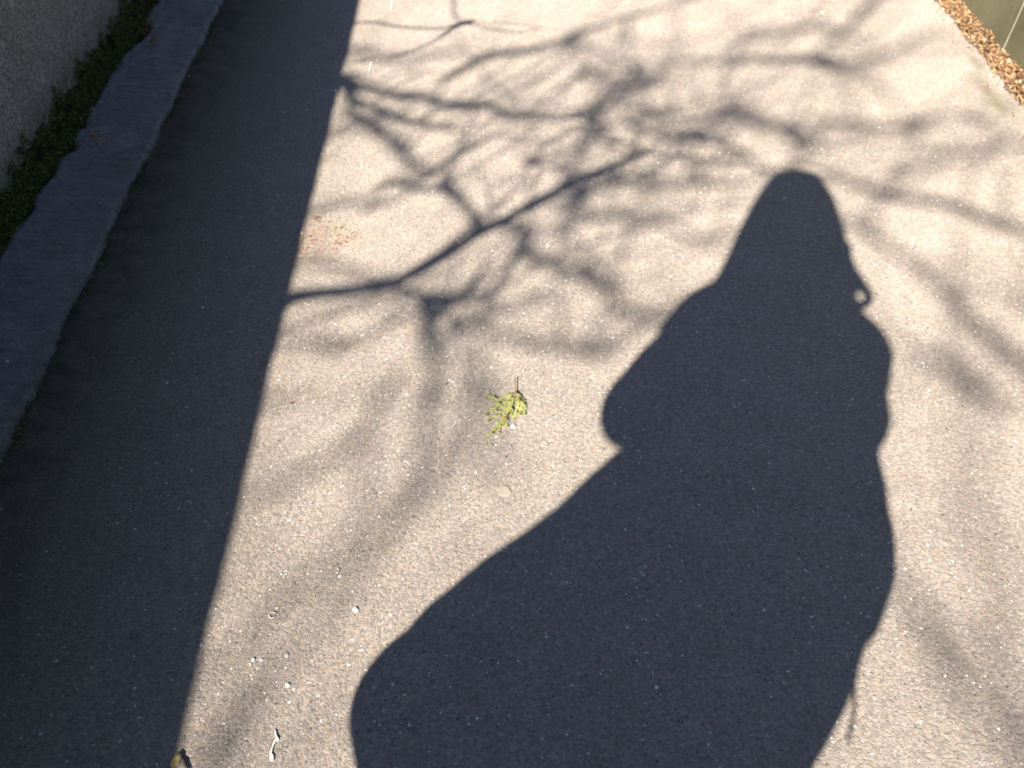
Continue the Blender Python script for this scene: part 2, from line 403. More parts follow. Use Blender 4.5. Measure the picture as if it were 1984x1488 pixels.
# ---------------------------------------------------------------- moss, litter
def leaf(m, c, L, W, curl, ax, fold=.25, n=4):
    "a small curled leaf as a strip of quads"
    a, b, u = ax; k = len(m.v)
    for i in range(n + 1):
        t = i / n; wd = W * math.sin(math.pi * (.08 + .87 * t)) ; lift = curl * (2 * t - 1) ** 2 * L
        p = c + a * (L * (t - .5)) + u * lift
        m.v += [p - b * wd + u * (fold * wd), p, p + b * wd + u * (fold * wd)]
    for i in range(n):
        q = k + i * 3; m.f += [(q, q + 1, q + 4, q + 3), (q + 1, q + 2, q + 5, q + 4)]
def rnd_ax(flatness=1.0):
    t = random.uniform(0, 2 * math.pi); u = Vector((random.gauss(0, .4) * flatness, random.gauss(0, .4) * flatness, 1)).normalized()
    a = Vector((math.cos(t), math.sin(t), 0)); a = (a - u * a.dot(u)).normalized(); return a, u.cross(a), u

def moss():
    m = MB()
    # cushion: lumpy ledge against the wall foot
    ny, nz = 900, 26; y0, y1 = .4, 5.6; b = 0; g = []
    for j in range(ny + 1):
        y = y0 + (y1 - y0) * j / ny
        top = .11 + .03 * noise.noise(Vector((y * 6, 0, 0))) + .045 * noise.noise(Vector((y * 19, 4, 0)))
        for i in range(nz + 1):
            t = i / nz; z = top * t - .005
            th = (.034 * (1 - t) ** 1.4 + .010 * (1 - t)) * (.8 + .7 * noise.noise(Vector((y * 30, z * 30, 7)))) + .008 * noise.noise(Vector((y * 70, z * 50, 2))) * (1 - t)
            m.v.append(Vector((WALL_L + .001 + (th if t < 1 else -.006), y, z)))
    for j in range(ny):
        for i in range(nz):
            a = j * (nz + 1) + i; m.f.append((a, a + nz + 1, a + nz + 2, a + 1))
    for _ in range(120000):
        y = random.uniform(.5, 5.4); top = .15 + .06 * noise.noise(Vector((y * 6, 0, 0))) + .055 * noise.noise(Vector((y * 19, 4, 0)))
        t = random.random() ** .9
        if noise.noise(Vector((y * 14, t * 3, 9))) + .5 * noise.noise(Vector((y * 45, t * 9, 3))) + (1 - t) * 1.5 < .32: continue
        z = max(.0, top * t); th = .034 * (1 - t) ** 1.4 + .012
        if t > .8: th *= .6
        c = Vector((WALL_L + th * random.uniform(.5, 1.15), y, z))
        u = Vector((random.uniform(.4, 1), random.gauss(0, .5), random.uniform(-.2, .9))).normalized()
        a = Vector((0, random.gauss(0, 1), random.gauss(-.3, 1))); a = (a - u * a.dot(u)).normalized()
        L = random.uniform(.0025, .0075); k = len(m.v); s = u.cross(a) * L * .3
        d = (u * .8 + a * .5).normalized()
        m.v += [c - s, c + s, c + d * L]; m.f.append((k, k + 1, k + 2))
    o = m.build('moss', M_MOSS, smooth=False); tag(o, 'dark green moss along the foot of the shaded wall', 'moss', kind='stuff')
    o.data.materials.append(mat_plain('moss_bed', (.018, .019, .010), .95, .1, .6, 120, 1, .01))
    mi = np.zeros(len(o.data.polygons), np.int32); mi[:ny * nz] = 1; o.data.polygons.foreach_set('material_index', mi)
    m = MB()
    for _ in range(5500):
        y = random.uniform(.3, 4.6)
        if noise.noise(Vector((y * 5, 2, 0))) + .45 * noise.noise(Vector((y * 17, 5, 0))) < random.uniform(-.25, .25): continue
        x = KERB + jag(y, 5, .016) + jag(y, 40, .003) + abs(random.gauss(0, .009)) - .004
        c = Vector((x, y, random.uniform(0, .006))); u = Vector((random.gauss(0, .5), random.gauss(0, .5), 1)).normalized(); a = Vector((random.gauss(0, 1), random.gauss(0, 1), 0)).normalized()
        L = random.uniform(.003, .007); k = len(m.v); q = u.cross(a) * L * .35
        m.v += [c - q, c + q, c + (u * .6 + a * .7) * L]; m.f.append((k, k + 1, k + 2))
    tag(m.build('joint_moss', M_MOSS, smooth=False), 'thin broken line of moss in the joint between mortar strip and asphalt', 'moss', kind='stuff')
moss()
def clump(name, label, centres, mat, n, L=(.003, .009), h=.012, cat='debris'):
    m = MB()
    for (px, py, r) in centres:
        c0 = at(px, py)
        for _ in range(n):
            q = random.gauss(0, r * .5), random.gauss(0, r * .5)
            z = ZB(c0.x + q[0]) + random.random() * h * max(0, 1 - math.hypot(*q) / r)
            ll = random.uniform(*L); leaf(m, Vector((c0.x + q[0], c0.y + q[1], z + .0015)), ll, ll * random.uniform(.15, .35), random.uniform(0, .3), rnd_ax(), .3, 3)
    o = m.build(name, mat, smooth=False); tag(o, label, cat, kind='stuff'); return o
def ZB(x): return .0 if x > KERB else .022
clump('leaf_crumbs', 'dark crumbs of soil and leaves caught on the mortar strip', [(283, 78, .05), (292, 60, .04), (300, 92, .03), (188, 280, .04), (172, 296, .045)], M_CRUMB, 110, (.003, .010), .014)
clump('needle_crumbs', 'rusty brown needle crumbs scattered where the wall shadow ends', [(592, 455, .05), (605, 470, .05), (585, 490, .03), (675, 455, .035), (660, 470, .03), (612, 425, .02), (630, 450, .05)], M_CRUMB, 38, (.002, .007), .003)

def litter():
    m = MB(); base = MB()
    for j in range(201):
        y = 1.2 + 4.4 * j / 200; wd = .045 + .015 * noise.noise(Vector((y * 7, 1, 0)))
        for i in range(7):
            t = i / 6; base.v.append(Vector((WALL_R + .01 - (wd + .01) * t, y, -.004 + .030 * (1 - t) ** .7)))
    for j in range(200):
        for i in range(6):
            a = j * 7 + i; base.f.append((a, a + 7, a + 8, a + 1))
    base.f = [f[::-1] for f in base.f]
    for _ in range(9500):
        y = random.uniform(1.3, 5.2); wd = .056 + .022 * noise.noise(Vector((y * 7, 1, 0))) + .012 * noise.noise(Vector((y * 24, 6, 0)))
        t = random.random() ** .8; x = WALL_R - wd * t
        z = .003 + (.034 + .012 * noise.noise(Vector((y * 12, 5, 0)))) * (1 - t) ** .7 + random.random() * .008
        L = random.uniform(.005, .014); leaf(m, Vector((x, y, z)), L, L * random.uniform(.2, .38), random.uniform(-.1, .5), rnd_ax(1.6), random.uniform(-.2, .6), 4)
    for _ in range(260):
        y = random.uniform(1.3, 5.2); x = WALL_R - .055 - abs(random.gauss(0, .035)); L = random.uniform(.004, .01)
        leaf(m, Vector((x, y, .004)), L, L * .3, .2, rnd_ax(.6), .3, 3)
    o = m.build('leaf_litter', M_LEAF, smooth=False); tag(o, 'strip of dry orange brown leaf scraps along the foot of the greenish wall', 'leaf litter', kind='stuff')
    b = base.build('soil_bank', M_SOIL); tag(b, kind='structure')
litter()

# dry stem leaning on the right wall
def on_wall(px, py):
    a = at(px, py, 0); c = Vector((0, 0, CH)); d = a - c; return c + d * ((WALL_R - .006) / d.x)
p0 = on_wall(1934, 118); p1 = on_wall(1984, 4); p1 = p1 + (p1 - p0) * .8
m = MB(); pts = [p0.lerp(p1, t / 8) + Vector((0, .0015 * math.sin(t * 1.3), 0)) for t in range(9)]
m.tube(pts, [.0021 - .0001 * i for i in range(9)], 7); tag(m.build('dry_stem', M_STRAW, loc=p0), 'thin pale dry stem leaning on the greenish wall behind the leaf litter', 'stem')

# ---------------------------------------------------------------- cedar sprig
def sprig():
    def z4(X, Y, h=.004): return at(900 + X / 8.755, 700 + Y / 8.755, h)
    root = empty('cedar_sprig', z4(830, 760, 0)); tag(root, 'small yellow green cedar sprig with a brown stalk on the sunlit path', 'sprig')
    st = MB()
    P = [z4(858, 278, .012), z4(853, 390, .011), z4(862, 500, .009), z4(850, 600, .008), z4(828, 680, .007), z4(795, 745, .006)]
    st.tube(P, [.0013, .0011, .0010, .0009, .0008, .0007], 7); st.tube([P[-1], z4(760, 850, .010), z4(690, 950, .009), z4(620, 1020, .008)], [.0009, .0008, .0007, .0005], 6); st.tube([P[2], z4(905, 600, .010), z4(950, 670, .010)], [.0009, .0008, .0006], 6); st.build('stalk', M_TWIG, root)
    dk = MB(); dk.tube([z4(866, 500, .010), z4(925, 590, .008), z4(980, 640, .006), z4(1050, 668, .005)], [.0013, .0011, .0009, .0006], 6)
    dk.build('side_twig', M_TWIGD, root)
    fr = [[(845, 545), (700, 605), (560, 640), (440, 605), (378, 520)], [(825, 670), (690, 700), (560, 765), (440, 850), (340, 900)],
          [(800, 735), (690, 835), (560, 905), (470, 960), (380, 1000)], [(800, 750), (740, 880), (640, 985), (520, 1120), (440, 1230), (345, 1300)],
          [(650, 975), (600, 1090), (580, 1215)], [(690, 930), (690, 1030), (722, 1105)], [(868, 510), (930, 620), (990, 700), (1025, 800), (1000, 905)],
          [(880, 610), (905, 740), (880, 860), (820, 985)], [(940, 640), (960, 760), (940, 880), (920, 930)], [(835, 640), (770, 760), (650, 850), (520, 850)], [(790, 760), (780, 850), (800, 915)],
          [(830, 600), (740, 680), (620, 720), (500, 700)]]
    for line in fr:
        m = MB(); pts = []
        for a, b in zip(line, line[1:]):
            for k in range(5): pts.append((a[0] + (b[0] - a[0]) * k / 5, a[1] + (b[1] - a[1]) * k / 5))
        pts.append(line[-1]); W = [z4(*p, .005 + .004 * math.sin(i * .7) + .003 * random.random()) for i, p in enumerate(pts)]
        m.tube(W, [.0008 - .0004 * i / len(W) for i in range(len(W))], 5)
        for i in range(1, len(W)):
            t = i / len(W); d = (W[i] - W[i - 1]).normalized()
            for s in (-1, 1):
                for rep in range(2):
                    ang = s * R(random.uniform(22, 44)); dd = Vector((d.x * math.cos(ang) - d.y * math.sin(ang), d.x * math.sin(ang) + d.y * math.cos(ang), random.uniform(-.1, .25)))
                    L = random.uniform(.006, .014) * (1 - .45 * t) ; q = W[i].lerp(W[i - 1], random.random())
                    bl = [q + dd * (L * k / 4) + Vector((0, 0, -.12 * L * (k / 4) ** 2)) for k in range(5)]
                    for v_ in bl: v_.z = max(v_.z, .0015)
                    m.tube(bl, [.0004, .0006, .0005, .0004, .0001], 4)
                    for k in (1, 2, 3):
                        for s2 in ((-1, 1)[(i + k) % 2],):
                            a2 = s2 * R(35); d2 = Vector((dd.x * math.cos(a2) - dd.y * math.sin(a2), dd.x * math.sin(a2) + dd.y * math.cos(a2), dd.z))
                            l2 = L * .35 * random.uniform(.7, 1.2); m.tube([bl[k], bl[k] + d2 * l2 * .6, bl[k] + d2 * l2], [.0004, .0005, .0001], 4)
        m.build('frond', M_FROND, root)
sprig()

# ---------------------------------------------------------------- small stones, marks, twigs
def stone(px, py, r, mat, label, name='pebble', group='pale stone chips on the path', fl=.6):
    bm = bmesh.new(); bmesh.ops.create_icosphere(bm, subdivisions=3, radius=1); sd_ = random.random() * 50
    ry = random.uniform(.65, 1)
    for v in bm.verts:
        k = 1 + .28 * noise.noise(v.co * 1.3 + Vector((sd_, 0, 0))) + .1 * noise.noise(v.co * 3.5 + Vector((sd_, 0, 0)))
        v.co = Vector((v.co.x * k, v.co.y * k * ry, v.co.z * k * fl)) * r
    me = bpy.data.meshes.new(name); bm.to_mesh(me); bm.free(); me.polygons.foreach_set('use_smooth', [True] * len(me.polygons)); me.materials.append(mat)
    o = bpy.data.objects.new(name, me); col.objects.link(o); p = at(px, py); o.location = (p.x, p.y, (r * fl * .45) + (ZB(p.x) if p.x < KERB else 0)); o.rotation_euler = (0, 0, random.uniform(0, 6))
    tag(o, label, 'pebble', group); return o
ST = [(994, 827, .0058, 'W', 'round white pebble just below the cedar sprig'),
      (1520, 384, .0050, 'W', 'white chip inside the top of the person shaped shadow'),
      (650, 176, .0048, 'W', 'white chip in shade beside the lit edge near the top of the path'),
      (665, 70, .0035, 'G', 'tiny grey chip in shade close to the lit edge at the far end'),
      (1275, 316, .0042, 'W', 'white chip on lit asphalt left of the shadow of the hood'),
      (689, 1182, .0050, 'W', 'oval white chip left of the coat shadow'),
      (491, 1279, .0042, 'W', 'white chip on the lower left lit asphalt, larger of a close pair'),
      (507, 1279, .0030, 'W', 'small white chip, smaller of a close pair on the lower left lit asphalt'),
      (1119, 1307, .0042, 'G', 'pale bluish flake low in the middle of the big shadow'),
      (1175, 1311, .0028, 'G', 'tiny pale chip to the right of the bluish flake in the big shadow'),
      (1592, 25, .0060, 'W', 'white chip near the far end of the path, right half'),
      (1860, 163, .0050, 'W', 'cream chip on the path just left of the damp edge patch'),
      (1877, 131, .0045, 'W', 'small white chip next to the leaf litter'),
      (1603, 630, .0026, 'G', 'tiny pale chip at the right side of the hood shadow'),
      (1380, 803, .0032, 'G', 'faint chip in the chest of the person shaped shadow'),
      (393, 596, .0034, 'W', 'white chip in the wall shade left of the long branch shadow'),
      (324, 742, .0030, 'W', 'white chip in the wall shade level with the cedar sprig'),
      (135, 372, .0030, 'W', 'small white chip on the shaded mortar strip'),
      (556, 1270, .0040, 'G', 'flat grey round chip right of the close white pair'),
      (1703, 247, .0040, 'W', 'pale chip above the right hand branch shadow'),
      (585, 452, .0034, 'W', 'pale chip at the edge of the rusty needle crumbs'),
      (338, 1219, .0032, 'G', 'bluish chip in the wall shade near the lower lit edge'),
      (558, 1328, .0042, 'W', 'broken white chip below the flat grey round one')]
for (x, y, r, k, lb) in ST: stone(x, y, r, M_WHITE if k == 'W' else M_GREYS, lb)

def splash(name, pts, wd, mat, label, cat, n=1, h=.0022):
    "a dried splash: one closed raised ribbon or disc with a ragged outline"
    m = MB(); zb = .0012
    if len(pts) == 1:
        c = at(pts[0][0], pts[0][1]); nn = 26; sd_ = random.random() * 30
        rim = [(c.x + math.cos(i / nn * 6.283) * wd * q, c.y + math.sin(i / nn * 6.283) * wd * q) for i in range(nn) for q in [1 + .35 * noise.noise(Vector((math.cos(i / nn * 6.283) * 1.2 + sd_, math.sin(i / nn * 6.283) * 1.2, 0)))]]
    else:
        P = smooth_line([at(a, b) for a, b, _ in pts], 5); S = []
        for i in range(len(P)):
            k = min(i // 5, len(pts) - 1); k2 = min(k + 1, len(pts) - 1); f = (i % 5) / 5; S.append(pts[k][2] * (1 - f) + pts[k2][2] * f)
        L = []; Rr = []
        for i, p in enumerate(P):
            d = (P[min(i + 1, len(P) - 1)] - P[max(i - 1, 0)]).normalized(); b = Vector((-d.y, d.x, 0)); e = min(1, (i + .4) / 2, (len(P) - i - .6) / 2)
            L.append(p + b * wd * S[i] * e * (.25 + 1.5 * abs(noise.noise(p * 190)))); Rr.append(p - b * wd * S[i] * e * (.25 + 1.5 * abs(noise.noise(p * 240 + Vector((5, 0, 0))))))
        rim = [(q.x, q.y) for q in L + Rr[::-1]]
    nn = len(rim); cx = sum(q[0] for q in rim) / nn; cy = sum(q[1] for q in rim) / nn
    for z in (-.002, zb + h): m.v += [Vector((x, y, z)) for x, y in rim]
    m.f += [(i, (i + 1) % nn, nn + (i + 1) % nn, nn + i) for i in range(nn)]
    if len(pts) == 1: m.f.append(tuple(range(nn, 2 * nn)))
    else:
        k = nn // 2; m.f += [(nn + i, nn + i + 1, 2 * nn - 2 - i, 2 * nn - 1 - i) for i in range(k - 1)]
    p = at(pts[0][0], pts[0][1]); o = m.build(name, mat, loc=(p.x, p.y, 0), smooth=False); tag(o, label, cat); return o
splash('white_splash', [(762, -6, 1), (761, 2, 1.1), (759, 10, .9), (758, 16, 1), (757, 22, 1.2)], .0048, M_SPLASH, 'white dribble mark at the far end of the path by the lit edge', 'splash mark')
splash('white_splash', [(720, 122, .8), (719, 127, 1), (717, 133, .7), (716, 140, .6)], .0042, M_SPLASH, 'faint white dribble above the wide branch shadow near the lit edge', 'splash mark')
splash('white_splash', [(533, 1416, .8), (534, 1424, .7), (537, 1432, 1.0), (532, 1440, .9), (529, 1448, .6), (526, 1458, .9), (527, 1468, 1.2), (530, 1474, .8)], .0034, M_SPLASH, 'crumbly white crooked mark on the lit asphalt at the bottom edge', 'splash mark')
splash('white_splash', [(653, 1106, .9), (653, 1110, 1), (655, 1102, .8)], .0036, M_SPLASH, 'short white fleck left of the coat shadow, higher than the oval chip', 'splash mark')
splash('white_splash', [(484, 1290, .8), (486, 1286, .8)], .0034, M_SPLASH, 'white fleck just below the close pair of white chips', 'splash mark')
splash('gum_spot', [(976, 952, 1)], .0125, M_GUM, 'pale round flattened gum spot below the cedar sprig', 'gum spot', h=.001)
splash('gum_spot', [(1117, 163, 1)], .0115, M_GUM, 'pale oval flattened gum spot among the far branch shadows', 'gum spot', h=.001)
# curl-shaped peel
m = MB(); c = at(528, 1193); m.tube([c + Vector((.006 * math.cos(a / 10 * 5.2 + .5), .006 * math.sin(a / 10 * 5.2 + .5), .0025)) for a in range(11)], [.0008] * 11, 6)
tag(m.build('curled_peel', M_SPLASH, loc=c), 'tiny pale curled ring of peel on the lower left lit asphalt', 'peel')
# dark knobbly twig with a yellowish leaf at the bottom left
m = MB(); pts = [at(347, 1460), at(351, 1466), at(353, 1473), at(357, 1478), at(360, 1486), at(366, 1494)]
m.tube([p + Vector((0, 0, .004)) for p in pts], [.0022, .0030, .0020, .0033, .0024, .0015], 8); tag(m.build('twig', M_TWIGD, loc=pts[0]), 'dark knobbly bit of twig at the bottom edge of the lit path', 'twig')
M_YL = mat_plain('withered_leaf', (.20, .145, .06), .6, .3, .3, 200)
def one_leaf(px, py, L, mat, label, z=.002, rot=0.3, W=.35):
    m = MB(); c = at(px, py); c.z = z + ZB(c.x); a = Vector((math.cos(rot), math.sin(rot), 0)); b = Vector((-a.y, a.x, 0))
    leaf(m, c, L, L * W, .18, (a, b, Vector((0, 0, 1))), .25, 10); o = m.build('fallen_leaf', mat, loc=c)
    md = o.modifiers.new('thick', 'SOLIDIFY'); md.thickness = .0006; tag(o, label, 'leaf', 'single fallen leaves')
one_leaf(341, 1478, .02, M_YL, 'withered yellow leaf beside the knobbly twig at the bottom edge', rot=1.2)
M_BL = mat_plain('brown_leaf', (.20, .10, .05), .7, .3, .3, 200)
one_leaf(447, 350, .018, M_BL, 'small brown leaf lying in the wall shade in the upper left', rot=.8)
one_leaf(434, 279, .010, M_BL, 'tiny brown leaf scrap above the small brown leaf in the wall shade', rot=.1)
one_leaf(367, 150, .014, M_YL, 'yellow brown scrap lying where the mortar strip meets the asphalt', rot=2.1)
one_leaf(3, 989, .010, M_YL, 'yellow green leaf scrap at the left edge of the photo', rot=.5)
one_leaf(1088, 334, .007, M_BL, 'dark speck of leaf on the lit asphalt between two branch shadows', rot=0)
one_leaf(565, 783, .007, M_TWIGD, 'dark seed scrap by the lit edge left of the cedar sprig', rot=1)

# ---------------------------------------------------------------- bare tree behind the left wall
# each line: points on the ground where the twig's shade falls, width there (px), distance to the twig (m)
BR = [
 ([(470,612),(560,582),(690,560),(745,550),(800,522),(870,488),(930,450),(1000,415),(1060,385),(1100,362),(1140,340),(1190,320),(1240,302),(1262,292)],29,13,3.5,3.5),
 ([(825,345),(845,330),(868,307),(890,292),(914,282),(953,265),(985,265),(1052,279)],14,8,4.2,4.2),
 ([(723,363),(752,353),(783,360),(812,363),(861,363),(893,385),(907,409),(928,440)],9,18,4.2,3.8),
 ([(845,330),(870,355),(893,385)],10,12,4.4,4.3),
 ([(620,135),(667,148),(706,169),(759,180),(812,187),(860,203),(903,208),(939,208),(974,219),(1041,226),(1094,226),(1129,229),(1150,240)],22,12,5.2,4.2),
 ([(610,130),(653,158),(681,187),(723,205),(762,226),(798,233),(847,247),(889,254),(910,258)],20,10,3.7,4.4),
 ([(716,229),(748,261),(776,293),(805,318),(836,339)],24,22,5.6,5),
 ([(670,212),(690,222),(716,229)],22,18,5,5),
 ([(866,59),(880,51),(897,44),(916,44)],9,15,2.95,2.95),
 ([(640,44),(688,46),(734,45),(776,53),(847,55),(893,45),(953,55),(1006,62),(1048,56)],5,4,2.95,2.95),
 ([(882,-60),(880,21),(889,42)],6,5,3.2,2.95),
 ([(640,90),(716,106),(776,113),(847,102),(900,98)],16,14,7.5,7.5),
 ([(861,152),(896,138),(918,116),(953,102),(1006,102),(1041,94),(1100,75),(1165,49),(1270,21),(1360,-10)],18,14,5.5,7),
 ([(1270,169),(1235,162),(1200,169),(1172,183),(1150,215)],12,12,5.2,4.5),
 ([(1253,134),(1225,148),(1200,169)],12,12,5.2,5.2),
 ([(1112,152),(1150,148),(1225,148)],10,10,6.5,5.6),
 ([(1160,205),(1157,222),(1154,250),(1150,275)],8,11,4.6,4.6),
 ([(1154,250),(1182,243),(1214,236),(1235,243),(1310,272),(1338,262),(1376,272),(1438,297),(1472,321),(1493,334),(1521,334),(1548,317)],12,12,4.1,4.5),
 ([(1310,272),(1338,262),(1376,272)],14,14,4,4),
 ([(1154,250),(1143,265),(1120,300),(1112,320)],12,10,5.4,5.4),
 ([(1013,312),(1030,312),(1055,307)],12,8,3.8,3.8),
 ([(985,265),(1020,300),(1055,307),(1100,285)],7,7,5,5),
 ([(1085,367),(1115,374),(1145,381)],14,14,3.8,3.8),
 ([(1095,414),(1105,404),(1122,384),(1132,370),(1142,350)],12,16,3.8,3.8),
 ([(1060,388),(1108,402),(1129,413),(1165,416),(1217,427),(1253,437),(1280,430),(1309,443),(1345,465),(1376,474),(1420,490)],13,9,4.4,5.2),
 ([(1140,345),(1193,341),(1221,344),(1246,348),(1323,353),(1403,358),(1448,351),(1501,340),(1546,320)],14,10,4.6,4.8),
 ([(1020,450),(1022,465),(1004,483),(1044,503),(1085,519),(1130,545),(1177,560)],25,22,5,5.5),
 ([(1010,452),(1022,462)],20,18,4,4),
 ([(1090,440),(1097,459),(1129,495),(1153,527),(1177,560),(1194,584),(1226,600),(1266,612),(1300,622),(1360,650)],17,22,5.0,5.2),
 ([(745,552),(780,562),(815,568),(855,570),(891,570),(911,570),(940,576),(968,564)],17,15,3.9,3.9),
 ([(819,572),(823,592),(835,608),(855,608),(875,592),(895,574)],19,16,4.3,4.3),
 ([(640,590),(726,600),(782,608),(835,608)],10,10,5.5,5),
 ([(827,600),(822,640),(827,658),(840,700),(845,750),(825,810),(808,900),(800,985)],24,22,5,6.8),
 ([(823,652),(832,660)],18,18,5,5),
 ([(923,620),(895,632),(875,640)],14,10,4.8,4.8),
 ([(880,600),(927,632),(984,648),(1016,664),(1065,672),(1105,677),(1145,679),(1169,683)],15,19,4.9,4.9),
 ([(1135,677),(1169,683),(1195,700)],14,8,5,5),
 ([(840,640),(903,685),(944,733),(950,752),(944,775)],12,16,7,6),
 ([(520,655),(617,668),(637,668),(669,670)],18,20,5.5,5.0),
 ([(480,765),(530,770),(575,775)],16,12,6,6),
 ([(940,880),(975,905),(1010,930)],22,16,9,9),
 ([(840,930),(800,965),(720,1050),(650,1160),(590,1250),(520,1340)],17,14,8,8.5),
 ([(720,980),(640,1075),(540,1170),(450,1265),(380,1330)],15,17,7,7),
 ([(700,850),(650,880),(560,930),(450,990)],20,20,7,7.5),
 ([(520,1300),(460,1370),(400,1470),(380,1540)],26,28,7.5,8),
 ([(790,700),(740,760),(700,850)],14,18,7,7),
 ([(1548,317),(1603,336),(1657,358),(1724,376),(1768,380),(1835,398),(1893,420),(1938,438),(1984,447),(2080,470)],16,20,4.9,5.4),
 ([(1560,390),(1635,429),(1679,451),(1733,491),(1782,527),(1831,563),(1866,598),(1902,634),(1938,674),(1984,714),(2080,790)],16,24,5.5,5.5),
 ([(1690,640),(1746,670),(1831,701),(1853,737),(1884,750),(1902,763)],14,24,7,6),
 ([(1800,700),(1862,738),(1892,758),(1930,790)],14,22,6.5,6.5),
 ([(1560,1000),(1690,1090),(1768,1170),(1798,1206),(1807,1248),(1841,1296),(1876,1335),(1915,1384),(1963,1455),(2040,1540)],24,26,6.2,6.6),
 ([(1866,598),(1900,800),(1900,900),(1885,990),(1920,1080)],10,16,8,9),
 ([(1831,563),(1940,560),(2050,600)],10,12,8,8),
 ([(1376,262),(1403,240),(1431,221),(1455,228),(1486,241),(1514,252),(1535,262),(1580,270)],12,24,6.2,6.6),
 ([(1514,245),(1541,228),(1593,231),(1672,238),(1714,245),(1748,245),(1797,238),(1852,224),(1930,240)],12,14,6.2,6.8),
 ([(1600,300),(1672,250),(1714,250),(1748,245),(1790,236)],10,18,7,6),
 ([(1300,115),(1369,117),(1414,121),(1470,112),(1524,119),(1555,114),(1590,124),(1615,130)],12,20,6.6,5.2),
 ([(1590,124),(1597,90),(1645,59),(1679,17),(1720,-20)],14,16,6.5,7.5),
 ([(1414,138),(1420,110),(1431,86),(1450,60)],12,12,7,7),
 ([(1615,130),(1645,128),(1714,107),(1776,76),(1830,60)],16,14,7,7.5),
 ([(1546,305),(1575,280),(1595,255),(1610,230)],12,10,6,6),
 ([(1700,380),(1783,331),(1817,310),(1886,300),(1928,283),(2000,272)],14,16,7.5,7.5),
 ([(600,413),(640,402),(680,392),(734,380)],12,8,5.5,5.5),
 ([(710,408),(734,396),(766,392)],12,10,4.8,4.8),
 ([(600,280),(656,263),(716,229)],12,10,6,5.5),
 ([(600,500),(660,520),(745,548)],12,10,6,5),
 ([(920,445),(975,430),(1020,450)],14,14,5,4.6),
 ([(1129,225),(1200,215),(1290,225),(1370,215),(1440,190)],10,10,6,6.5),
 ([(1246,348),(1290,310),(1310,272)],10,10,5,4.6),
 ([(1165,416),(1260,380),(1350,330),(1438,297)],9,9,6,5.5),
 ([(1150,120),(1112,152),(1060,190),(1040,226)],12,10,6.5,5.5),
 ([(974,219),(1000,170),(1080,130),(1112,60)],10,10,6.5,7.5),
 ([(1590,40),(1520,70),(1430,86)],12,12,8,8),
 ([(1380,225),(1426,219),(1455,230),(1490,243),(1518,250),(1560,262)],16,24,5.6,5.6),
 ([(1490,120),(1524,116),(1555,112),(1588,122),(1630,128)],16,24,6,6),
 ([(1303,274),(1335,264),(1372,272)],16,18,4.3,4.3),
]
def px_per_m(py):
    v = py - 744; return FPX * (math.sin(PITCH) + v / FPX * math.cos(PITCH)) / CH
